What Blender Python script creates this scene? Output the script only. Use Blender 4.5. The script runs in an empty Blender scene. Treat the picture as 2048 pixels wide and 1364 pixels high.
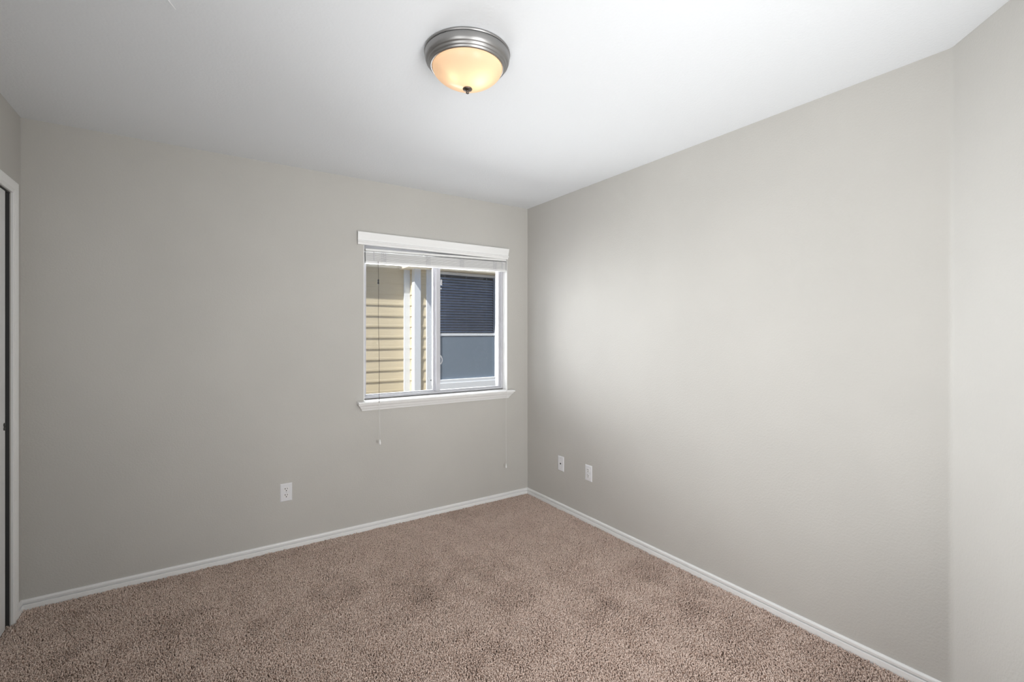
import bpy, bmesh, math, random
import numpy as np
from mathutils import Vector, Matrix

R = math.radians
S = bpy.context.scene
COL = S.collection

# ------------------------------------------------------------------ camera
F_PX = 938.0
CAM_Z = 1.368
cam_d = bpy.data.cameras.new('camera')
cam = bpy.data.objects.new('camera', cam_d)
COL.objects.link(cam)
cam.location = (0, 0, CAM_Z)
cam.rotation_euler = (R(90), 0, -math.atan2(624, 938))
cam_d.sensor_fit = 'HORIZONTAL'
cam_d.sensor_width = 36.0
cam_d.lens = 36.0 * F_PX / 2048.0
cam_d.shift_y = -15.0 / 2048.0
cam_d.clip_start = 0.02
S.camera = cam

# ------------------------------------------------------------------ colour management
S.view_settings.view_transform = 'Standard'
S.view_settings.look = 'None'
S.view_settings.gamma = 1.0
S.view_settings.use_curve_mapping = False
S.view_settings.exposure = 0.0

# ------------------------------------------------------------------ sky and sun
w = bpy.data.worlds.new('world'); S.world = w; w.use_nodes = True
wn = w.node_tree; wn.nodes.clear()
sky = wn.nodes.new('ShaderNodeTexSky'); sky.sky_type = 'NISHITA'; sky.sun_disc = False
sky.sun_elevation = R(52); sky.sun_rotation = R(250)
bg = wn.nodes.new('ShaderNodeBackground'); bg.inputs['Strength'].default_value = 0.11
wo = wn.nodes.new('ShaderNodeOutputWorld')
wn.links.new(sky.outputs[0], bg.inputs[0]); wn.links.new(bg.outputs[0], wo.inputs[0])

def aim(o, d):
    o.rotation_euler = Vector(d).to_track_quat('-Z', 'Y').to_euler()

def light(name, kind, energy, color, loc, direction=None, size=None, size_y=None, spread=None, radius=None):
    d = bpy.data.lights.new(name, kind); d.energy = energy; d.color = color
    if kind == 'AREA':
        d.shape = 'RECTANGLE'; d.size = size; d.size_y = size_y or size
        if spread: d.spread = R(spread)
    if radius is not None: d.shadow_soft_size = radius
    o = bpy.data.objects.new(name, d); COL.objects.link(o); o.location = loc
    if direction: aim(o, direction)
    return o

SUN_E, GLOW_E, SIDE_E, BULB_E, REAR_E, WIN_E, FAR_E = 9.5, 9, 13, 9.0, 28, 33, 11
sun = light('sun', 'SUN', SUN_E, (1.0, 0.95, 0.86), (-4, -2, 8), (1.0, 0.33, -1.4))
sun.data.angle = R(0.5)
# unseen area lamps added outside the window to strengthen its daylight
light('yard_glow_fill', 'AREA', GLOW_E, (1.0, 0.98, 0.94), (1.5, 4.45, -0.15), (-0.05, -0.62, 1.0), 3.0, 1.9, spread=85)
light('window_daylight_fill', 'AREA', WIN_E, (0.97, 0.985, 1.0), (1.54, 3.56, 1.42), (0.0, -1.0, 0.0), 1.15, 0.95)
light('angled_wall_fill', 'AREA', FAR_E, (0.97, 0.985, 1.0), (1.50, 3.60, 1.42), (0.04, -1.0, -0.08), 1.15, 0.95, spread=62)  # added to brighten the angled wall
light('rear_fill', 'AREA', REAR_E, (0.99, 0.995, 1.0), (0.97, -0.44, 1.05), (0.20, 1.0, 0.40), 0.78, 1.9, spread=118)  # unseen fill lamp in a doorway invented behind the camera
# unseen fill lamp added in a made-up doorway beside the camera
light('side_fill', 'AREA', SIDE_E, (0.99, 0.995, 1.0), (-0.84, 0.12, 1.02), (1.0, 0.75, 0.25), 0.78, 1.9, spread=110)

# ------------------------------------------------------------------ material helpers
def mat(name, color, rough=0.5, metal=0.0, spec=0.5):
    m = bpy.data.materials.new(name); m.use_nodes = True
    b = m.node_tree.nodes['Principled BSDF']
    b.inputs['Base Color'].default_value = (*color, 1)
    b.inputs['Roughness'].default_value = rough
    b.inputs['Metallic'].default_value = metal
    b.inputs['Specular IOR Level'].default_value = spec
    return m

def noise(m, scale, detail=2.0, rough=0.5, vec=None):
    nt = m.node_tree
    n = nt.nodes.new('ShaderNodeTexNoise'); n.inputs['Scale'].default_value = scale
    n.inputs['Detail'].default_value = detail; n.inputs['Roughness'].default_value = rough
    if vec is None:
        tc = nt.nodes.new('ShaderNodeTexCoord'); vec = tc.outputs['Object']
    nt.links.new(vec, n.inputs['Vector'])
    return n

def mapped(m, scale):
    nt = m.node_tree
    tc = nt.nodes.new('ShaderNodeTexCoord'); mp = nt.nodes.new('ShaderNodeMapping')
    mp.inputs['Scale'].default_value = scale
    nt.links.new(tc.outputs['Object'], mp.inputs['Vector'])
    return mp.outputs['Vector']

def bump(m, height_out, strength, dist, prev=None):
    nt = m.node_tree
    b = nt.nodes.new('ShaderNodeBump'); b.inputs['Strength'].default_value = strength
    b.inputs['Distance'].default_value = dist
    nt.links.new(height_out, b.inputs['Height'])
    if prev: nt.links.new(prev, b.inputs['Normal'])
    nt.links.new(b.outputs[0], nt.nodes['Principled BSDF'].inputs['Normal'])
    return b.outputs[0]

def ramp_color(m, fac, stops):
    nt = m.node_tree
    r = nt.nodes.new('ShaderNodeValToRGB'); e = r.color_ramp.elements
    while len(e) < len(stops): e.new(0.5)
    for i, (p, c) in enumerate(stops):
        e[i].position = p; e[i].color = (*c, 1)
    nt.links.new(fac, r.inputs[0])
    nt.links.new(r.outputs[0], nt.nodes['Principled BSDF'].inputs['Base Color'])
    return r

# greige orange-peel wall paint
WALL = (0.535, 0.520, 0.488)
m_wall = mat('greige_wall_paint', WALL, 0.62, spec=0.3)
n1 = noise(m_wall, 1.7, 3)
ramp_color(m_wall, n1.outputs[0], [(0.30, tuple(c*0.965 for c in WALL)), (0.65, tuple(c*1.02 for c in WALL))])
bump(m_wall, noise(m_wall, 115, 2).outputs[0], 0.42, 0.0022)
# textured white ceiling
m_ceil = mat('white_textured_ceiling', (0.785, 0.805, 0.825), 0.75, spec=0.2)
bump(m_ceil, noise(m_ceil, 95, 2.5).outputs[0], 0.40, 0.003)
m_trim = mat('white_trim_paint', (0.88, 0.88, 0.87), 0.32)
bump(m_trim, noise(m_trim, 30, 2).outputs[0], 0.05, 0.001)
m_vinyl = mat('white_vinyl_window', (0.56, 0.56, 0.59), 0.38)
m_alu = mat('grey_vinyl_shade', (0.60, 0.60, 0.63), 0.38)
m_blind = mat('white_blind_slat', (0.82, 0.82, 0.81), 0.4)
vb = mapped(m_blind, (3, 60, 300)); bump(m_blind, noise(m_blind, 1.0, 2, vec=vb).outputs[0], 0.15, 0.001)
m_door = mat('white_door_paint', (0.72, 0.73, 0.73), 0.45)
vd = mapped(m_door, (90, 90, 3)); bump(m_door, noise(m_door, 1.0, 3, vec=vd).outputs[0], 0.15, 0.001)
m_dark = mat('dark_gap_shade', (0.045, 0.045, 0.045), 0.6)
m_black = mat('black_plastic', (0.012, 0.012, 0.012), 0.4)
m_slot = mat('slot_black', (0.01, 0.01, 0.012), 0.6)
m_plate = mat('white_cover_plate', (0.78, 0.78, 0.80), 0.28)
m_recep = mat('white_receptacle', (0.82, 0.81, 0.81), 0.3)
m_screw = mat('painted_screw', (0.62, 0.62, 0.62), 0.35, 0.3)
m_cord = mat('white_cord', (0.72, 0.72, 0.70), 0.7)
m_backlit_cord = mat('backlit_cord_shade', (0.06, 0.045, 0.035), 0.8)  # backlit silhouette of the white cord put into its colour
m_acr = mat('clear_white_tassel', (0.85, 0.85, 0.84), 0.2)
m_nickel = mat('brushed_nickel', (0.34, 0.335, 0.33), 0.42, 1.0)
vn = mapped(m_nickel, (3, 3, 400)); bump(m_nickel, noise(m_nickel, 1.0, 2, vec=vn).outputs[0], 0.08, 0.0005)
m_bronze = mat('dark_pewter_finial', (0.20, 0.17, 0.15), 0.3, 1.0)
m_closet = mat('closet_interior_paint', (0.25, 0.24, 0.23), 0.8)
m_subfloor = mat('carpet_backing', (0.10, 0.075, 0.06), 0.95, spec=0.1)

# outdoor
SID = (0.57, 0.50, 0.365)
m_siding = mat('cream_wood_grain_siding', SID, 0.7, spec=0.2)
vs = mapped(m_siding, (2.2, 2.2, 60)); ns = noise(m_siding, 1.0, 4, vec=vs)
ramp_color(m_siding, ns.outputs[0], [(0.3, tuple(c*0.93 for c in SID)), (0.7, tuple(c*1.05 for c in SID))])
bump(m_siding, ns.outputs[0], 0.25, 0.002)
m_exttrim = mat('white_exterior_trim', (0.66, 0.70, 0.76), 0.6)
bump(m_exttrim, noise(m_exttrim, 40, 2).outputs[0], 0.1, 0.001)
m_frieze = mat('beige_frieze_paint', (0.66, 0.60, 0.48), 0.7)
m_ground = mat('gravel_side_yard', (0.33, 0.30, 0.26), 0.95)
ng = noise(m_ground, 40, 4); ramp_color(m_ground, ng.outputs[0], [(0.3, (0.20, 0.18, 0.15)), (0.7, (0.42, 0.39, 0.34))])
bump(m_ground, ng.outputs[0], 0.6, 0.02)
m_nblind = mat('neighbour_blind_slats', (0.92, 0.94, 0.95), 0.5)
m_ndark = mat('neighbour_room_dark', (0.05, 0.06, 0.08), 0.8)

def glassy(name, tint, refl=0.04, rough=0.0):
    m = bpy.data.materials.new(name); m.use_nodes = True; nt = m.node_tree; nt.nodes.clear()
    tr = nt.nodes.new('ShaderNodeBsdfTransparent'); tr.inputs[0].default_value = (*tint, 1)
    gl = nt.nodes.new('ShaderNodeBsdfGlossy'); gl.inputs['Roughness'].default_value = rough
    fr = nt.nodes.new('ShaderNodeFresnel'); fr.inputs[0].default_value = 1.45
    mx = nt.nodes.new('ShaderNodeMixShader'); out = nt.nodes.new('ShaderNodeOutputMaterial')
    nt.links.new(fr.outputs[0], mx.inputs[0]); nt.links.new(tr.outputs[0], mx.inputs[1])
    nt.links.new(gl.outputs[0], mx.inputs[2]); nt.links.new(mx.outputs[0], out.inputs[0])
    return m
m_glass = glassy('window_glass', (0.96, 0.97, 0.98))
m_nglass = glassy('neighbour_window_glass', (0.82, 0.88, 0.98), rough=0.02)

m_screen = bpy.data.materials.new('insect_screen_mesh'); m_screen.use_nodes = True
nt = m_screen.node_tree; nt.nodes.clear()
tr = nt.nodes.new('ShaderNodeBsdfTransparent'); df = nt.nodes.new('ShaderNodeBsdfDiffuse')
df.inputs[0].default_value = (0.24, 0.31, 0.40, 1)
mx = nt.nodes.new('ShaderNodeMixShader'); mx.inputs[0].default_value = 0.55
out = nt.nodes.new('ShaderNodeOutputMaterial')
nt.links.new(tr.outputs[0], mx.inputs[1]); nt.links.new(df.outputs[0], mx.inputs[2]); nt.links.new(mx.outputs[0], out.inputs[0])

# frosted amber glass of the lamp, lit by the bulbs inside it
m_bowl = bpy.data.materials.new('frosted_amber_glass'); m_bowl.use_nodes = True
nt = m_bowl.node_tree; nt.nodes.clear()
tl = nt.nodes.new('ShaderNodeBsdfTranslucent'); tl.inputs[0].default_value = (0.95, 0.74, 0.54, 1)
pr = nt.nodes.new('ShaderNodeBsdfPrincipled'); pr.inputs['Base Color'].default_value = (0.80, 0.66, 0.52, 1)
pr.inputs['Roughness'].default_value = 0.25
em = nt.nodes.new('ShaderNodeEmission'); em.inputs[0].default_value = (1.0, 0.70, 0.47, 1); em.inputs[1].default_value = 0.16
mx = nt.nodes.new('ShaderNodeMixShader'); mx.inputs[0].default_value = 0.35
ad = nt.nodes.new('ShaderNodeAddShader'); out = nt.nodes.new('ShaderNodeOutputMaterial')
nt.links.new(tl.outputs[0], mx.inputs[1]); nt.links.new(pr.outputs[0], mx.inputs[2])
nt.links.new(mx.outputs[0], ad.inputs[0]); nt.links.new(em.outputs[0], ad.inputs[1]); nt.links.new(ad.outputs[0], out.inputs[0])

m_bulb = bpy.data.materials.new('lit_bulb'); m_bulb.use_nodes = True
nt = m_bulb.node_tree; nt.nodes.clear()
em = nt.nodes.new('ShaderNodeEmission'); em.inputs[0].default_value = (1.0, 0.80, 0.56, 1); em.inputs[1].default_value = BULB_E
out = nt.nodes.new('ShaderNodeOutputMaterial'); nt.links.new(em.outputs[0], out.inputs[0])

# carpet yarn: heathered pink-brown
m_carpet = mat('brown_carpet_yarn', (0.36, 0.27, 0.22), 0.95, spec=0.08)
nc = noise(m_carpet, 170, 2, 0.6)
ramp_color(m_carpet, nc.outputs[0], [(0.34, (0.25, 0.155, 0.11)), (0.45, (0.76, 0.59, 0.50)), (0.66, (0.92, 0.775, 0.69))])

# ------------------------------------------------------------------ mesh helpers
def new_obj(name, bm, m, parent=None, smooth=False, kind=None):
    me = bpy.data.meshes.new(name)
    bmesh.ops.recalc_face_normals(bm, faces=bm.faces[:])
    bm.to_mesh(me); bm.free()
    me.materials.append(m)
    if smooth:
        for p in me.polygons: p.use_smooth = True
    o = bpy.data.objects.new(name, me); COL.objects.link(o)
    if parent: o.parent = parent
    if kind: o['kind'] = kind
    return o

def empty(name, loc=(0, 0, 0), parent=None, kind=None):
    o = bpy.data.objects.new(name, None); COL.objects.link(o); o.location = loc
    o.empty_display_size = 0.1
    if parent: o.parent = parent
    if kind: o['kind'] = kind
    return o

def tag(o, label, cat, group=None):
    o['label'] = label; o['category'] = cat
    if group: o['group'] = group
    return o

def box(bm, lo, hi, bev=0.0, seg=2):
    vs = [bm.verts.new((x, y, z)) for x in (lo[0], hi[0]) for y in (lo[1], hi[1]) for z in (lo[2], hi[2])]
    q = [(0,1,3,2), (4,6,7,5), (0,4,5,1), (2,3,7,6), (0,2,6,4), (1,5,7,3)]
    fs = [bm.faces.new([vs[i] for i in f]) for f in q]
    bmesh.ops.recalc_face_normals(bm, faces=fs)
    if bev:
        es = list({e for f in fs for e in f.edges})
        bmesh.ops.bevel(bm, geom=es, offset=bev, segments=seg, affect='EDGES', profile=0.5)

def prism_z(bm, pts, z0, z1):
    a = [bm.verts.new((x, y, z0)) for x, y in pts]; b = [bm.verts.new((x, y, z1)) for x, y in pts]
    n = len(pts)
    bm.faces.new(a[::-1]); bm.faces.new(b)
    for i in range(n): bm.faces.new([a[i], a[(i+1) % n], b[(i+1) % n], b[i]])

def sweep(bm, prof, frame0, frame1):
    """prof: (a, b) points; frameN maps (a, b) to a 3D point at each end; closed solid."""
    a = [bm.verts.new(frame0(*p)) for p in prof]; b = [bm.verts.new(frame1(*p)) for p in prof]
    n = len(prof)
    bm.faces.new(a); bm.faces.new(b[::-1])
    for i in range(n): bm.faces.new([a[(i+1) % n], a[i], b[i], b[(i+1) % n]])

def lathe(bm, prof, c=(0, 0, 0), n=96):
    rings = []
    for r, z in prof:
        if r < 1e-6: rings.append([bm.verts.new((c[0], c[1], c[2]+z))])
        else: rings.append([bm.verts.new((c[0]+r*math.cos(2*math.pi*k/n), c[1]+r*math.sin(2*math.pi*k/n), c[2]+z)) for k in range(n)])
    for A, B in zip(rings, rings[1:]):
        for k in range(n):
            k2 = (k+1) % n
            if len(A) == 1 and len(B) == 1: continue
            if len(A) == 1: bm.faces.new([A[0], B[k], B[k2]])
            elif len(B) == 1: bm.faces.new([A[k], B[0], A[k2]])
            else: bm.faces.new([A[k], B[k], B[k2], A[k2]])

def tube(bm, pts, r, n=8):
    rings = []
    for i, p in enumerate(pts):
        p = Vector(p)
        d = (Vector(pts[min(i+1, len(pts)-1)]) - Vector(pts[max(i-1, 0)])).normalized()
        s = d.cross(Vector((0.3, 1, 0.1))).normalized(); t = d.cross(s)
        rr = r[i] if isinstance(r, (list, tuple)) else r
        rings.append([bm.verts.new(p + rr*(math.cos(2*math.pi*k/n)*s + math.sin(2*math.pi*k/n)*t)) for k in range(n)])
    for A, B in zip(rings, rings[1:]):
        for k in range(n): bm.faces.new([A[k], A[(k+1) % n], B[(k+1) % n], B[k]])
    bm.faces.new(rings[0][::-1]); bm.faces.new(rings[-1])

# ------------------------------------------------------------------ room dimensions
YB = 3.288      # back wall
XR = 2.348      # right wall
XL = -0.741     # left wall
YD = 0.5506     # where the angled wall begins
YF = -0.40      # wall behind the camera
ZC = 2.44       # ceiling
ZF = -0.014     # carpet backing; the carpet tips reach z = 0
TH = 0.142

# floor and ceiling
bm = bmesh.new(); box(bm, (XL-0.9, YF-0.2, ZF-0.12), (XR+0.2, YB+TH, ZF))
new_obj('floor', bm, m_subfloor, kind='structure')
bm = bmesh.new(); box(bm, (XL-0.9, YF-0.2, ZC), (XR+0.2, YB+TH, ZC+0.15))
new_obj('ceiling', bm, m_ceil, kind='structure')

# back wall with the window opening
WX0, WX1, WZ0, WZ1 = 0.948, 2.139, 0.897, 2.0
bm = bmesh.new()
def ring_wall(bm, x0, x1, z0, z1, hx0, hx1, hz0, hz1, ya, yb):
    # one continuous mesh: 3x3 grid without its middle cell
    xs = [x0, hx0, hx1, x1]; zs = [z0, hz0, hz1, z1]
    V = {}
    for s, y in enumerate((ya, yb)):
        for i, x in enumerate(xs):
            for k, z in enumerate(zs): V[s, i, k] = bm.verts.new((x, y, z))
    for i in range(3):
        for k in range(3):
            if i == 1 and k == 1: continue
            for s in (0, 1): bm.faces.new([V[s,i,k], V[s,i+1,k], V[s,i+1,k+1], V[s,i,k+1]])
    for i in range(3):
        for k in (0, 3): bm.faces.new([V[0,i,k], V[0,i+1,k], V[1,i+1,k], V[1,i,k]])
        for k in (0, 3): bm.faces.new([V[0,k,i], V[0,k,i+1], V[1,k,i+1], V[1,k,i]])
    for k in (1, 2):
        bm.faces.new([V[0,1,k], V[0,2,k], V[1,2,k], V[1,1,k]])
        bm.faces.new([V[0,k,1], V[0,k,2], V[1,k,2], V[1,k,1]])
ring_wall(bm, XL-0.9, XR+0.2, ZF-0.1, ZC+0.1, WX0, WX1, WZ0, WZ1, YB, YB+TH)
new_obj('wall_back', bm, m_wall, kind='structure')

# right wall
bm = bmesh.new(); box(bm, (XR, YD-0.0, ZF-0.1), (XR+0.2, YB, ZC+0.1))
new_obj('wall_right', bm, m_wall, kind='structure')
bm = bmesh.new(); ring_wall(bm, -4.0, 5.5, -0.35, 2.6, WX0-0.001, WX1+0.001, WZ0-0.001, WZ1+0.001, YB+TH, YB+TH+0.02)
m_clad = mat('grey_cladding', (0.32, 0.32, 0.33), 0.9, spec=0.1)
new_obj('wall_exterior', bm, m_clad, kind='structure')
# angled wall at 45 degrees with a softly rounded inside corner
r_f = 0.035; tl_ = r_f*math.tan(R(22.5))
c0 = Vector((XR-r_f, YD+tl_))
pts = []
for k in range(9):
    a = R(0 - 45*k/8)
    pts.append((c0.x + r_f*math.cos(a), c0.y + r_f*math.sin(a)))
L45 = (YD - YF)
pts += [(XR-L45-0.2, YF-0.2), (XR+0.2, YF-0.2), (XR+0.2, YD+tl_)]
bm = bmesh.new(); prism_z(bm, pts, ZF-0.1, ZC+0.1)
new_obj('wall_angled', bm, m_wall, kind='structure')
# wall behind the camera
bm = bmesh.new()
ring_wall(bm, XL-0.9, XR-L45, ZF-0.1, ZC+0.1, 0.56, 1.38, ZF-0.05, 2.03, YF-0.12, YF)  # doorway opening added out of view for the rear fill lamp
new_obj('wall_front', bm, m_wall, kind='structure')

# left wall with the closet opening
DY0, DY1, DZ = 1.35, 3.143, 2.032
LT = 0.115
bm = bmesh.new()
def side_ring(bm, ys, zs, xa, xb):
    V = {}
    for s, x in enumerate((xa, xb)):
        for i, y in enumerate(ys):
            for k, z in enumerate(zs): V[s, i, k] = bm.verts.new((x, y, z))
    for i in range(3):
        for k in range(2):
            if i == 1 and k == 0: continue
            for s in (0, 1): bm.faces.new([V[s,i,k], V[s,i+1,k], V[s,i+1,k+1], V[s,i,k+1]])
    for i in range(3): bm.faces.new([V[0,i,2], V[0,i+1,2], V[1,i+1,2], V[1,i,2]])
    for i in (0, 2): bm.faces.new([V[0,i,0], V[0,i+1,0], V[1,i+1,0], V[1,i,0]])
    bm.faces.new([V[0,1,1], V[0,2,1], V[1,2,1], V[1,1,1]])
    for k in range(2):
        bm.faces.new([V[0,0,k], V[0,0,k+1], V[1,0,k+1], V[1,0,k]])
        bm.faces.new([V[0,3,k], V[0,3,k+1], V[1,3,k+1], V[1,3,k]])
    for i in (1, 2): bm.faces.new([V[0,i,0], V[0,i,1], V[1,i,1], V[1,i,0]])
side_ring(bm, [0.80, DY0, DY1, YB], [ZF-0.1, DZ, ZC+0.1], XL-LT, XL)
side_ring(bm, [YF, -0.30, 0.54, 0.80], [ZF-0.1, DZ, ZC+0.1], XL-LT, XL)  # unseen doorway opening added for the side fill lamp
new_obj('wall_left', bm, m_wall, kind='structure')
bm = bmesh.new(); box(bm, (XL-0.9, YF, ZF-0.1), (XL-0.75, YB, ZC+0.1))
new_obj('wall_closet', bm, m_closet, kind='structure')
bm = bmesh.new(); box(bm, (XL-0.75, 0.80, ZF-0.1), (XL-LT, 0.90, ZC+0.1))  # unseen wall added to keep the side lamp out of the closet
new_obj('wall_light_block', bm, m_wall, kind='structure')

# ------------------------------------------------------------------ baseboards
BH = 0.044
PROF = [(0, ZF), (0.0125, ZF), (0.0125, 0.0185), (0.0115, 0.0200), (0.0008, 0.0203), (0.0008, 0.0268), (0.0098, 0.0272),
        (0.0105, 0.0320), (0.0112, 0.036), (0.0100, 0.0405), (0.006, 0.0435), (0, BH)]
def baseboard(name, p0, p1, nrm, m0=0.0, m1=0.0):
    p0 = Vector((*p0, 0)); p1 = Vector((*p1, 0)); d = (p1-p0).normalized(); n = Vector((*nrm, 0)).normalized()
    bm = bmesh.new()
    sweep(bm, PROF, lambda a, b: p0 + d*(a*m0) + n*a + Vector((0, 0, b)), lambda a, b: p1 - d*(a*m1) + n*a + Vector((0, 0, b)))
    return new_obj(name, bm, m_trim, kind='structure')
baseboard('baseboard_back', (XL, YB), (XR, YB), (0, -1), 1, 1)
baseboard('baseboard_right', (XR, YB), (XR, YD), (-1, 0), 1, math.tan(R(22.5)))
baseboard('baseboard_angled', (XR, YD), (XR-L45, YF), (-1, 1), math.tan(R(22.5)), math.tan(R(67.5))*0.4)
baseboard('baseboard_left', (XL, 3.2025), (XL, YB), (1, 0), 0, 1)

# ------------------------------------------------------------------ closet door
door = empty('door_1', (XL, (DY0+DY1)/2, 0), kind='structure')
def rel(bm, o):    # mesh written in world coordinates, shown under its parent's location
    bmesh.ops.translate(bm, vec=-Vector(o.location), verts=bm.verts[:]); return bm
CW = 0.057; CT = 0.014
# casing profile across its width (0 = opening side)
CP = [(0, 0), (0, 0.0075), (0.004, 0.0095), (0.014, 0.0100), (0.017, 0.0080), (0.020, 0.0100), (0.036, 0.0125), (0.047, CT), (0.054, CT), (CW, 0.011), (CW, 0)]
iy0, iy1, iz = DY0+0.004, DY1+0.002, DZ+0.0
bm = bmesh.new()
corn = [((iy1), ZF, 1, 0), (iy1, iz, 1, 1), (iy0, iz, -1, 1), (iy0, ZF, -1, 0)]
rings = []
for y, z, sy, sz in corn:
    rings.append([bm.verts.new((XL + t, y + sy*a, z + sz*a)) for a, t in CP])
for A, B in zip(rings, rings[1:]):
    for i in range(len(CP)-1): bm.faces.new([A[i], A[i+1], B[i+1], B[i]])
bm.faces.new(rings[0]); bm.faces.new(rings[-1][::-1])
new_obj('door_casing', rel(bm, door), m_trim, door)
# lining added in a dark colour so the door gap reads as shaded
bm = bmesh.new(); box(bm, (XL-LT, DY1-0.003, ZF), (XL-0.004, DY1, DZ)); box(bm, (XL-LT, DY0, DZ-0.006), (XL-0.003, DY1, DZ))
o = new_obj('door_gap_shade', rel(bm, door), m_dark, door); o['label'] = 'dark grey lining painted as the shade in the closet door gap'
# sliding doors
DE = 3.083
bm = bmesh.new(); box(bm, (XL-0.036, 2.18, 0.008), (XL-0.004, DE, 2.023), 0.002)
dp = new_obj('door_panel', rel(bm, door), m_door, door)
bm = bmesh.new(); box(bm, (XL-0.085, DY0+0.005, 0.008), (XL-0.053, 2.24, 2.016), 0.002)
new_obj('door_panel', rel(bm, door), m_door, door)
# small black double pull near the door edge
bm = bmesh.new()
for zc, rr in ((0.951, 0.0085), (0.933, 0.0085)):
    for k in range(1):
        vs = [bm.verts.new((XL-0.004+t, DE-0.016 + q*rr*math.cos(a), zc + q*rr*math.sin(a))) for t, q in ((0, 1), (0.003, 0.9)) for a in [2*math.pi*j/20 for j in range(20)]]
        for j in range(20): bm.faces.new([vs[j], vs[(j+1) % 20], vs[20+(j+1) % 20], vs[20+j]])
        bm.faces.new(vs[20:])
box(bm, (XL-0.0045, DE-0.020, 0.933), (XL-0.0015, DE-0.012, 0.951))
o = new_obj('door_pull', rel(bm, door), m_black, dp); o['label'] = 'small black pull'

# ------------------------------------------------------------------ window
win = empty('window_1', ((WX0+WX1)/2, YB, WZ0), kind='structure')
FY0, FY1 = 3.352, 3.425
# plastered white reveal liner (right, left, head)
bm = bmesh.new()
box(bm, (WX1-0.004, YB-0.001, WZ0), (WX1, FY0+0.002, WZ1)); box(bm, (WX0, YB-0.001, WZ0), (WX0+0.004, FY0+0.002, WZ1))
box(bm, (WX0, YB-0.001, WZ1-0.004), (WX1, FY0+0.002, WZ1))
new_obj('window_reveal', rel(bm, win), m_trim, win)
def frame_ring(bm, x0, x1, z0, z1, t, ya, yb, bev=0.002, tb=None, tt=None, tr_=None):
    tb = tb or t; tt = tt or t; tr_ = tr_ or t
    box(bm, (x0, ya, z0), (x0+t, yb, z1), bev); box(bm, (x1-tr_, ya, z0), (x1, yb, z1), bev)
    box(bm, (x0+t, ya+0.001, z0), (x1-tr_, yb, z0+tb), bev); box(bm, (x0+t, ya+0.001, z1-tt), (x1-tr_, yb, z1), bev)
bm = bmesh.new()
fz0, fz1 = WZ0+0.006, WZ1-0.004
frame_ring(bm, WX0+0.004, WX1-0.004, fz0, fz1, 0.020, FY0, FY1, tb=0.014, tt=0.03)
frame_ring(bm, WX0+0.020, WX1-0.020, fz0+0.008, fz1-0.02, 0.014, FY0+0.012, FY1-0.004, tb=0.010)
new_obj('window_frame', rel(bm, win), m_vinyl, win)
# fixed left sash and sliding right sash
bm = bmesh.new(); frame_ring(bm, WX0+0.030, 1.537, fz0+0.012, fz1-0.03, 0.016, FY0+0.036, FY0+0.056, tb=0.014, tr_=0.022)
ls = new_obj('left_sash', rel(bm, win), m_vinyl, win)
bm = bmesh.new(); box(bm, (WX0+0.044, FY0+0.045, fz0+0.02), (1.51, FY0+0.049, fz1-0.05))
new_obj('pane', rel(bm, win), m_glass, ls)
bm = bmesh.new(); frame_ring(bm, 1.528, WX1-0.030, fz0+0.012, fz1-0.03, 0.036, FY0+0.010, FY0+0.032, tb=0.012, tr_=0.010)
rs = new_obj('right_sash', rel(bm, win), m_vinyl, win)
bm = bmesh.new(); box(bm, (1.555, FY0+0.019, fz0+0.02), (WX1-0.038, FY0+0.023, fz1-0.05))
new_obj('pane', rel(bm, win), m_glass, rs)
# dark gasket lines
bm = bmesh.new()
box(bm, (1.5265, FY0+0.004, fz0+0.016), (1.5295, FY0+0.034, fz1-0.03)); box(bm, (1.512, FY0+0.034, fz0+0.02), (1.515, FY0+0.044, fz1-0.05))
o = new_obj('gasket', rel(bm, win), m_alu, win)
# latch and finger pull on the meeting stile
bm = bmesh.new()
box(bm, (1.566, FY0+0.002, 1.745), (1.577, FY0+0.014, 1.79), 0.003); box(bm, (1.566, FY0+0.004, 1.715), (1.573, FY0+0.012, 1.725), 0.002)
new_obj('latch', rel(bm, win), m_vinyl, rs)
bm = bmesh.new()
tube(bm, [(1.566 + 0.012*math.sin(math.pi*k/10), FY0+0.006, 1.13 + 0.065*k/10) for k in range(11)], 0.0035, 8)
new_obj('sash_handle', rel(bm, win), m_vinyl, rs)
bm = bmesh.new(); lathe(bm, [(0, -0.005), (0.004, -0.004), (0.005, 0), (0.004, 0.004), (0, 0.005)], (1.494, FY0+0.032, 1.005), 12)
o = new_obj('sash_stop', rel(bm, win), m_black, ls, True); o['label'] = 'small black stop'

# stool with rounded nose
SX0, SX1, SY = 0.900, 2.186, 3.236
SP = [(FY0+0.004, 0.880), (FY0+0.004, 0.8975), (SY+0.008, 0.8975), (SY+0.003, 0.8962), (SY, 0.8925), (SY-0.0005, 0.889), (SY+0.001, 0.8845), (SY+0.006, 0.881), (SY+0.012, 0.880)]
bm = bmesh.new()
# part over the wall face, with ears
P2 = [(YB, 0.880), (YB, 0.8975)] + SP[2:]
sweep(bm, P2, lambda a, b: Vector((SX0, a, b)), lambda a, b: Vector((SX1, a, b)))
box(bm, (WX0, YB-0.002, 0.8805), (WX1, FY0+0.006, 0.8975+0.0001))
new_obj('window_sill', rel(bm, win), m_trim, win)
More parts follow.
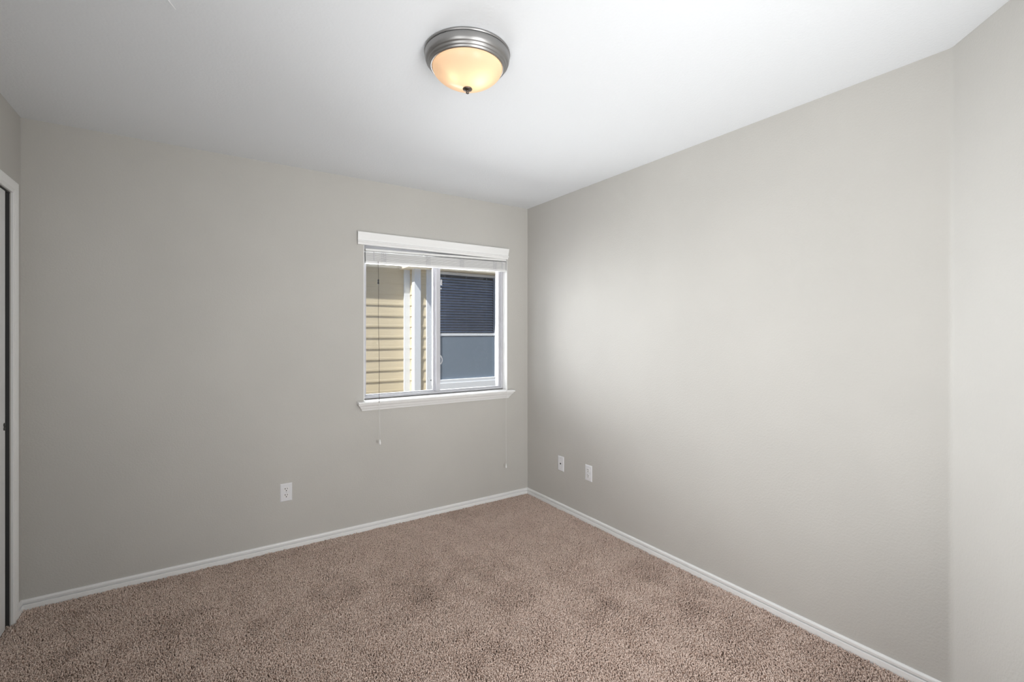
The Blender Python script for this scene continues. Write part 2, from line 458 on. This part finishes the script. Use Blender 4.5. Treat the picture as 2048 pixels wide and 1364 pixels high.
# apron: cove moulding narrowing downwards with returned ends
def hz_mould(name, prof, x0, x1, par, mm):
    """prof (projection from wall, z); ends mitred so the outline follows the projection."""
    bm = bmesh.new()
    sweep(bm, prof, lambda a, b: Vector((x0 - a, YB - a, b)), lambda a, b: Vector((x1 + a, YB - a, b)))
    return new_obj(name, rel(bm, win), mm, win)
AP = [(0, 0.8805), (0.040, 0.8805), (0.041, 0.876), (0.038, 0.872), (0.033, 0.866), (0.028, 0.862), (0.026, 0.858), (0.022, 0.850), (0.016, 0.843), (0.014, 0.8405), (0.014, 0.838), (0.010, 0.833), (0.009, 0.830), (0, 0.830)]
hz_mould('apron', AP, 0.943, 2.138, win, m_trim)
# cornice above the opening
HP = [(0, 1.984), (0.016, 1.984), (0.019, 1.988), (0.020, 1.996), (0.026, 2.000), (0.029, 2.006), (0.027, 2.011), (0.0225, 2.014), (0.0225, 2.018), (0.025, 2.030), (0.030, 2.048), (0.032, 2.058), (0.033, 2.068), (0.030, 2.071), (0, 2.071)]
bm = bmesh.new(); sweep(bm, HP, lambda a, b: Vector((0.908 - 0.25*a, YB - a, b)), lambda a, b: Vector((2.132 + 0.2*a, YB - a, b)))
new_obj('cornice', rel(bm, win), m_trim, win)

# ------------------------------------------------------------------ raised blind
bl = empty('window_blind', ((WX0+WX1)/2, 3.315, 1.975))
bl.rotation_euler = (0, -R(1.25), 0)
tag(bl, 'white horizontal blind drawn up into a bunch at the window head', 'blind')
HW = 0.584; bd = 0.024
bm = bmesh.new(); box(bm, (-HW, -bd-0.008, -0.017), (HW, bd, -0.001), 0.0025)
new_obj('headrail', bm, m_blind, bl)
bm = bmesh.new()
random.seed(3)
z = -0.024
for i in range(13):
    j = random.uniform(-0.0015, 0.0015)
    box(bm, (-HW+0.002, -bd+j, z-0.0034), (HW-0.002, bd+j, z), 0.0008, 1)
    z -= 0.0044 + random.uniform(0, 0.0006)
new_obj('slats', bm, m_blind, bl)
bm = bmesh.new(); box(bm, (-HW+0.001, -bd-0.001, z-0.017), (HW-0.001, bd, z), 0.003)
new_obj('bottom_rail', bm, m_blind, bl)
zb = z-0.017
# bunched ladder cords in front of the slats
for lx in (-0.455, -0.115, 0.17, 0.475):
    bm = bmesh.new()
    for s in (-0.013, 0.0, 0.013):
        tube(bm, [(lx+s+0.006*math.sin(3.1*k+s*400), -bd-0.0035-0.001*(k % 2), -0.022-(0.022+zb)*-0 + (zb+0.012+0.022)*k/9) for k in range(10)], 0.0014, 5)
    new_obj('ladder_cord', bm, m_alu, bl)
for lx in (0.545, -0.525):
    bm = bmesh.new(); box(bm, (lx-0.002, -bd-0.004, zb+0.02), (lx+0.002, -bd-0.002, -0.02)); new_obj('tilt_tape', bm, m_alu, bl)

def pull_cord(name, top, bottom, label, knob_z=None, label2=None):
    c = empty(name, top); tag(c, label, 'cord', 'pull cords of the window blind')
    bm = bmesh.new(); n = 24
    b = Vector(bottom) - Vector(top)
    pts = [(b.x*k/n + 0.0015*math.sin(k*0.6), b.y*k/n, b.z*k/n) for k in range(n+1)]
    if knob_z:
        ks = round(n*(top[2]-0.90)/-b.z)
        tube(bm, pts[:ks+1], 0.0013, 6); o = new_obj('cord', bm, m_backlit_cord, c, True); o['label'] = 'upper cord with its backlit shade painted in'
        bm = bmesh.new(); tube(bm, pts[ks:], 0.0011, 6); o = new_obj('cord', bm, m_cord, c, True); o['label'] = 'white lower cord'
    else:
        tube(bm, pts, 0.0009, 6); new_obj('cord', bm, m_cord, c, True)
    bm = bmesh.new()
    lathe(bm, [(0, 0.004), (0.0022, 0.003), (0.003, -0.004), (0.0055, -0.016), (0.007, -0.024), (0.0062, -0.031), (0.003, -0.034), (0, -0.034)], pts[-1], 16)
    new_obj('tassel', bm, m_acr, c, True)
    if knob_z:
        t = (knob_z - top[2])/b.z
        bm = bmesh.new()
        lathe(bm, [(0, 0.017), (0.004, 0.016), (0.0062, 0.009), (0.0042, 0.001), (0.0045, -0.003), (0.0068, -0.010), (0.0055, -0.017), (0, -0.018)], (b.x*t, b.y*t, knob_z-top[2]), 16)
        o = new_obj('cord_joiner', bm, m_black, c, True); o['label'] = 'dark cord joiner'
    return c
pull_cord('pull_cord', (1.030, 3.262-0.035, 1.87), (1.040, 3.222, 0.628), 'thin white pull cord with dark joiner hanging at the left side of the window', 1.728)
pull_cord('pull_cord', (2.092, 3.262-0.035, 1.89), (2.085, 3.222, 0.30), 'thin white pull cord hanging low at the right side of the window')

# ------------------------------------------------------------------ wall plates
def plate_base(name, loc, rz):
    e = empty(name, loc); e.rotation_euler = (0, 0, rz)
    bm = bmesh.new()
    # bevelled plate: face toward local -y
    hw, hh, d = 0.0350, 0.0572, 0.0055
    f = [(-hw, 0, -hh), (hw, 0, -hh), (hw, 0, hh), (-hw, 0, hh)]
    g = [(-hw+0.0005, -0.0025, -hh+0.0005), (hw-0.0005, -0.0025, -hh+0.0005), (hw-0.0005, -0.0025, hh-0.0005), (-hw+0.0005, -0.0025, hh-0.0005)]
    k = [(-hw+0.005, -d, -hh+0.005), (hw-0.005, -d, -hh+0.005), (hw-0.005, -d, hh-0.005), (-hw+0.005, -d, hh-0.005)]
    R3 = [[bm.verts.new(p) for p in ring] for ring in (f, g, k)]
    for A, B in zip(R3, R3[1:]):
        for i in range(4): bm.faces.new([A[i], A[(i+1) % 4], B[(i+1) % 4], B[i]])
    bm.faces.new(R3[0]); bm.faces.new(R3[2])
    new_obj('cover_plate', bm, m_plate, e)
    return e
def disc(bm, cx, cz, r, y0, y1, n=16, flat=None):
    vs = []
    for y in (y0, y1):
        for j in range(n):
            a = 2*math.pi*j/n; x = cx+r*math.cos(a); zz = cz+r*math.sin(a)
            if flat: zz = max(cz-flat, min(cz+flat, zz))
            vs.append(bm.verts.new((x, y, zz)))
    for j in range(n): bm.faces.new([vs[j], vs[(j+1) % n], vs[n+(j+1) % n], vs[n+j]])
    bm.faces.new(vs[n:]); bm.faces.new(vs[:n][::-1])
def outlet(loc, rz, label):
    e = plate_base('power_outlet', loc, rz); tag(e, label, 'power outlet', 'power outlets')
    for zc in (0.0195, -0.0195):
        bm = bmesh.new(); disc(bm, 0, zc, 0.0172, -0.005, -0.0078, 32, 0.0140)
        r = new_obj('receptacle', bm, m_recep, e)
        bm = bmesh.new()
        box(bm, (-0.0082, -0.0082, zc+0.000), (-0.0050, -0.0074, zc+0.0105)); box(bm, (0.0050, -0.0082, zc+0.001), (0.0078, -0.0074, zc+0.0095))
        disc(bm, 0, zc-0.0072, 0.0032, -0.0074, -0.0082, 14)
        o = new_obj('socket_slots', bm, m_slot, r); o['label'] = 'black slots'
    bm = bmesh.new(); disc(bm, 0, 0, 0.0030, -0.005, -0.0068, 14); new_obj('screw', bm, m_screw, e)
    return e
outlet((0.4575, YB, 0.356), 0, 'white power outlet low on the back wall, left of the window')
outlet((XR, 2.524, 0.356), -R(90), 'white power outlet on the right wall, beside the single-hole cable plate')
cp = plate_base('cable_plate', (XR, 2.837, 0.353), -R(90))
tag(cp, 'white blank-faced cable plate with one small hole, low on right wall near the corner', 'wall plate')
bm = bmesh.new()
lathe(bm, [(0.0, 0), (0.0058, 0), (0.0058, 0.003), (0.0044, 0.0034), (0.0044, 0.005), (0.0, 0.005)], n=20)
bmesh.ops.rotate(bm, matrix=Matrix.Rotation(R(90), 3, 'X'), verts=bm.verts[:]); bmesh.ops.translate(bm, vec=(0, -0.0045, 0), verts=bm.verts[:])
new_obj('cable_jack', bm, m_black, cp, True)
for zz in (0.042, -0.042):
    bm = bmesh.new(); disc(bm, 0, zz, 0.0028, -0.0045, -0.0062, 14); new_obj('screw', bm, m_screw, cp)

# ------------------------------------------------------------------ ceiling light
LX, LY = 0.853, 1.590
cl = empty('ceiling_light', (LX, LY, ZC))
tag(cl, 'round flush-mount ceiling light with brushed nickel ring and lit amber glass bowl', 'ceiling light')
bm = bmesh.new()
lathe(bm, [(0.0, 0.0), (0.158, 0.0), (0.1625, -0.002), (0.1635, -0.006), (0.1615, -0.0085), (0.1600, -0.0095), (0.1600, -0.0115), (0.1615, -0.0125), (0.1615, -0.016),
           (0.1595, -0.030), (0.1565, -0.038), (0.1530, -0.0415), (0.1505, -0.0425), (0.1495, -0.0450), (0.1480, -0.0490), (0.1445, -0.0510), (0.1430, -0.0520),
           (0.1425, -0.0550), (0.1400, -0.0580), (0.1360, -0.0590), (0.1335, -0.0575), (0.1325, -0.0500), (0.1325, -0.030), (0.0, -0.030)], n=128)
new_obj('mounting_pan', bm, m_nickel, cl, True)
bm = bmesh.new(); lathe(bm, [(0.1590, -0.0092), (0.1606, -0.0095), (0.1606, -0.0115), (0.1590, -0.0118)], n=128)
o = new_obj('shadow_gap', bm, m_black, cl, True); o['label'] = 'thin black groove round the ring'
GP = []
for k in range(29):
    t = k/28
    r_ = 0.1315*(1 - t**1.9)**0.80 if k < 28 else 0.0
    GP.append((r_*1.012, -0.0572 - 0.079*t))
GP.insert(0, (0.1322, -0.0305))
bm = bmesh.new(); lathe(bm, GP, n=128)
new_obj('glass_bowl', bm, m_bowl, cl, True)
bm = bmesh.new()
lathe(bm, [(0, -0.1330), (0.0170, -0.1335), (0.0185, -0.1360), (0.0175, -0.1385), (0.0130, -0.1400), (0.0115, -0.1420), (0.0095, -0.1430), (0.0055, -0.1445),
           (0.0045, -0.1470), (0.0060, -0.1490), (0.0065, -0.1510), (0.0050, -0.1535), (0.002, -0.155), (0, -0.155)], n=40)
new_obj('finial', bm, m_bronze, cl, True)
for bx, by, bz, k_ in ((0.022, -0.034, -0.082, 1.1), (-0.055, -0.008, -0.092, 0.5)):
    bm = bmesh.new(); lathe(bm, [(p*k_, q*k_) for p, q in [(0, 0.045), (0.010, 0.043), (0.011, 0.022), (0.018, 0.010), (0.020, 0.0), (0.018, -0.010), (0.010, -0.018), (0, -0.020)]], (bx, by, bz), 24)
    o = new_obj('bulb', bm, m_bulb, cl, True)

# hair-thin cobweb strand under the ceiling
cw = empty('cobweb_strand', (-0.0826, 1.866, ZC)); tag(cw, 'short white cobweb strand hanging from the ceiling near the top left edge', 'cobweb')
COB = cw

# ------------------------------------------------------------------ carpet
rng = np.random.default_rng(7)
sp = 0.0056
xs = np.arange(XL, XR, sp); ys = np.arange(0.45, YB, sp)
gx, gy = np.meshgrid(xs, ys); gx = gx.ravel(); gy = gy.ravel()
gx = gx + rng.uniform(-0.5, 0.5, gx.size)*sp*1.1; gy = gy + rng.uniform(-0.5, 0.5, gy.size)*sp*1.1
keep = (gx > XL+0.012) & (gx < XR-0.014) & (gy < YB-0.014) & (gx - gy < XR-YD-0.02)
# also fill the door threshold strip
tx, ty = np.meshgrid(np.arange(XL-0.11, XL+0.013, sp), np.arange(DY0+0.02, DY1-0.005, sp)); tx = tx.ravel(); ty = ty.ravel()
gx = np.concatenate([gx[keep], tx]); gy = np.concatenate([gy[keep], ty])
N = gx.size
def field(x, y, seed, freqs):
    r = np.random.default_rng(seed); s = np.zeros_like(x)
    for f in freqs:
        for _ in range(5):
            a = r.uniform(0, 2*np.pi); ph = r.uniform(0, 2*np.pi); ff = f*r.uniform(0.7, 1.4)
            s += np.sin((x*np.cos(a)+y*np.sin(a))*ff + ph)/5/len(freqs)**0.5
    return s
fx = field(gx, gy, 1, [5, 14, 30]); fy = field(gx, gy, 2, [5, 14, 30]); fh = field(gx, gy, 3, [9, 40, 110])
clx = field(gx, gy, 11, [260, 420]); cly = field(gx, gy, 12, [260, 420])
h = 0.0125 + 0.0022*fh + rng.normal(0, 0.0016, N)
lx = 0.0078*fx*1.3 + 0.0045*clx*1.3 + rng.normal(0, 0.0022, N) - 0.001
ly = 0.0078*fy*1.3 + 0.0045*cly*1.3 + rng.normal(0, 0.0022, N) - 0.001
rad = rng.uniform(0.0026, 0.0037, N); ang = rng.uniform(0, 2*np.pi, N)
V = np.zeros((N, 7, 3), dtype=np.float32)
for k in range(3):
    a = ang + 2*np.pi*k/3
    V[:, k, 0] = gx + np.cos(a)*rad*0.8; V[:, k, 1] = gy + np.sin(a)*rad*0.8; V[:, k, 2] = ZF
    a2 = a + 0.5
    V[:, 3+k, 0] = gx + lx*0.55 + np.cos(a2)*rad; V[:, 3+k, 1] = gy + ly*0.55 + np.sin(a2)*rad; V[:, 3+k, 2] = ZF + h*0.86
V[:, 6, 0] = gx + lx; V[:, 6, 1] = gy + ly; V[:, 6, 2] = ZF + h*1.05
V[:, :, 0] = np.where(gx[:, None] > XL+0.01, np.maximum(V[:, :, 0], XL+0.0126), V[:, :, 0]); V[:, :, 0] = np.minimum(V[:, :, 0], XR-0.0128); V[:, :, 1] = np.minimum(V[:, :, 1], YB-0.0128)
tri = np.array([[0,1,4],[0,4,3],[1,2,5],[1,5,4],[2,0,3],[2,3,5],[3,4,6],[4,5,6],[5,3,6]], dtype=np.int32)
Fc = (tri[None] + (np.arange(N, dtype=np.int32)*7)[:, None, None]).reshape(-1, 3)
me = bpy.data.meshes.new('carpet_pile')
me.vertices.add(N*7); me.vertices.foreach_set('co', V.reshape(-1))
me.loops.add(Fc.size); me.loops.foreach_set('vertex_index', Fc.reshape(-1))
me.polygons.add(len(Fc)); me.polygons.foreach_set('loop_start', np.arange(0, Fc.size, 3, dtype=np.int32))
me.update(calc_edges=True); me.materials.append(m_carpet)
cpile = bpy.data.objects.new('carpet_pile', me); COL.objects.link(cpile)
cpile['kind'] = 'stuff'; tag(cpile, 'brown plush carpet pile covering the whole floor', 'carpet')
print('tufts', N)

# cobweb geometry
bm = bmesh.new(); tube(bm, [(-0.006, -0.009, 0.0), (0.004, 0.006, -0.006), (0.010, 0.014, -0.008), (0.016, 0.024, -0.010)], [0.0012, 0.0012, 0.0012, 0.0008], 6)
new_obj('strand', bm, mat('white_strand', (0.95, 0.95, 0.95), 0.6), COB, True)

# ------------------------------------------------------------------ outdoors
bm = bmesh.new(); box(bm, (-8, YB+TH, -0.5), (14, 16, -0.35)); new_obj('ground', bm, m_ground, kind='structure')
house = empty('neighbouring_house', (2.5, 6.4, -0.35))
tag(house, 'cream lap-sided neighbouring house with white corner boards, seen through the window', 'house')
YW, YN, XB = 6.40, 6.19, 2.500      # main wall, front of the bump-out, its left return
EXPO, ZL = 0.1515, 1.763
def laps(bm, mode, a0, a1, pos, zlo, zhi):
    """lap siding: each plank leans out 7 mm at its lower edge. mode 'y': faces -y; 'x': faces -x."""
    k0 = math.floor((zlo-ZL)/EXPO); k1 = math.ceil((zhi-ZL)/EXPO)
    for k in range(k0, k1+1):
        z0 = ZL + k*EXPO; z1 = z0+EXPO
        za, zb_ = max(z0, zlo), min(z1, zhi)
        if zb_-za < 0.004: continue
        prof = [(-0.010, za), (-0.0095, za+0.026), (-0.0080, za+0.029), (-0.001, zb_), (0.02, zb_), (0.02, za)]
        if mode == 'y': sweep(bm, prof, lambda a, b: Vector((a0, pos+a, b)), lambda a, b: Vector((a1, pos+a, b)))
        else: sweep(bm, prof, lambda a, b: Vector((pos+a, a0, b)), lambda a, b: Vector((pos+a, a1, b)))
bm = bmesh.new(); laps(bm, 'y', -3.0, XB+0.01, YW, -0.35, 2.55)
box(bm, (-3.0, YW+0.012, -0.35), (XB+0.01, YW+0.15, 2.55))
new_obj('siding_wall', rel(bm, house), m_siding, house)
bm = bmesh.new(); laps(bm, 'x', YN, YW, XB, -0.35, 2.28); box(bm, (XB+0.012, YN+0.012, -0.35), (XB+0.1, YW, 2.28))
new_obj('siding_return', rel(bm, house), m_siding, house)
# neighbour window opening
NX0, NX1, NZ0, NZ1 = 2.775, 3.845, 0.655, 2.262
bm = bmesh.new()
laps(bm, 'y', XB+0.005, NX0-0.05, YN, NZ0-0.1, 2.28); laps(bm, 'y', NX1+0.05, 7.0, YN, NZ0-0.1, 2.28)
laps(bm, 'y', XB+0.005, 7.0, YN, -0.35, NZ0-0.1)
box(bm, (XB+0.01, YN+0.012, -0.35), (7.0, YN+0.1, NZ0)); box(bm, (XB+0.01, YN+0.012, NZ0), (NX0, YN+0.1, 2.28)); box(bm, (NX1, YN+0.012, NZ0), (7.0, YN+0.1, 2.28)); box(bm, (NX0, YN+0.012, NZ1), (NX1, YN+0.1, 2.28))
new_obj('siding_wall', rel(bm, house), m_siding, house)
# trims
bm = bmesh.new(); box(bm, (XB-0.093, YW-0.028, -0.35), (XB-0.006, YW, 2.5), 0.002); new_obj('corner_board', rel(bm, house), m_exttrim, house)
bm = bmesh.new(); box(bm, (XB-0.022, YN-0.022, -0.35), (XB+0.0, YN+0.075, 2.28), 0.002); box(bm, (XB-0.0005, YN-0.022, -0.35), (XB+0.073, YN, 2.28), 0.002)
new_obj('corner_board', rel(bm, house), m_exttrim, house)
# eaves
bm = bmesh.new()
box(bm, (2.345, 6.005, 2.27), (7.2, YW+0.3, 2.45), 0.003)
new_obj('eave', rel(bm, house), m_frieze, house)
bm = bmesh.new(); box(bm, (-3.0, YW-0.165, 2.52), (2.345, YW+0.3, 2.70)); new_obj('eave', rel(bm, house), m_frieze, house)
bm = bmesh.new(); rp = [(5.98, 2.45), (5.98, 2.49), (9.0, 4.2), (9.0, 2.45)]
sweep(bm, rp, lambda a, b: Vector((-3, a+0.4, b+0.25)), lambda a, b: Vector((2.3, a+0.4, b+0.25)))
sweep(bm, rp, lambda a, b: Vector((2.32, a, b)), lambda a, b: Vector((7.3, a, b)))
m_roof = mat('grey_shingle_roof', (0.16, 0.15, 0.14), 0.9)
new_obj('roof', rel(bm, house), m_roof, house)
# window
nw = empty('house_window', (NX0-2.5, YN-6.4, NZ0+0.35), house)
def relw(bm):
    bmesh.ops.translate(bm, vec=(-NX0, -YN, -NZ0), verts=bm.verts[:]); return bm
bm = bmesh.new()
T = 0.10
box(bm, (NX0-0.118, YN-0.028, NZ0-0.11), (NX0, YN, NZ1+0.03), 0.002); box(bm, (NX1, YN-0.028, NZ0-0.11), (NX1+T, YN, NZ1+0.03), 0.002)
box(bm, (NX0, YN-0.028, NZ0-0.11), (NX1, YN, NZ0-0.002), 0.002)
new_obj('window_trim', relw(bm), m_exttrim, nw)
bm = bmesh.new()
frame_ring(bm, NX0, NX1, NZ0, NZ1, 0.035, YN-0.012, YN+0.075)
box(bm, (NX0+0.03, YN+0.015, 1.333), (NX1-0.03, YN+0.05, 1.370), 0.002)
box(bm, (NX0+0.03, YN-0.02, NZ0-0.004), (NX1-0.03, YN+0.05, NZ0+0.045), 0.003)
new_obj('sash_frame', relw(bm), m_exttrim, nw)
bm = bmesh.new(); box(bm, (NX0+0.02, YN+0.028, NZ0+0.02), (NX1-0.02, YN+0.032, NZ1-0.02)); new_obj('pane', relw(bm), m_nglass, nw)
bm = bmesh.new(); box(bm, (NX0+0.045, YN+0.020, NZ0+0.045), (NX1-0.045, YN+0.0215, 1.325)); new_obj('insect_screen', relw(bm), m_screen, nw)
bm = bmesh.new()
zz = NZ0+0.04
while zz < NZ1-0.05:
    a = R(40); d = 0.0185
    cy = YN+0.068; vs = [(cy-d*math.cos(a), zz-d*math.sin(a)), (cy+d*math.cos(a), zz+d*math.sin(a))]
    t = 0.0012
    prof = [(vs[0][0], vs[0][1]-t), (vs[1][0], vs[1][1]-t), (vs[1][0], vs[1][1]+t), (vs[0][0], vs[0][1]+t)]
    sweep(bm, prof, lambda p, q: Vector((NX0+0.03, p, q)), lambda p, q: Vector((NX1-0.045, p, q)))
    zz += 0.039
for lx in (NX0+0.2, NX0+0.55, NX0+0.9): box(bm, (lx, YN+0.047, NZ0+0.03), (lx+0.002, YN+0.0485, NZ1-0.03))
new_obj('blind', relw(bm), m_nblind, nw)
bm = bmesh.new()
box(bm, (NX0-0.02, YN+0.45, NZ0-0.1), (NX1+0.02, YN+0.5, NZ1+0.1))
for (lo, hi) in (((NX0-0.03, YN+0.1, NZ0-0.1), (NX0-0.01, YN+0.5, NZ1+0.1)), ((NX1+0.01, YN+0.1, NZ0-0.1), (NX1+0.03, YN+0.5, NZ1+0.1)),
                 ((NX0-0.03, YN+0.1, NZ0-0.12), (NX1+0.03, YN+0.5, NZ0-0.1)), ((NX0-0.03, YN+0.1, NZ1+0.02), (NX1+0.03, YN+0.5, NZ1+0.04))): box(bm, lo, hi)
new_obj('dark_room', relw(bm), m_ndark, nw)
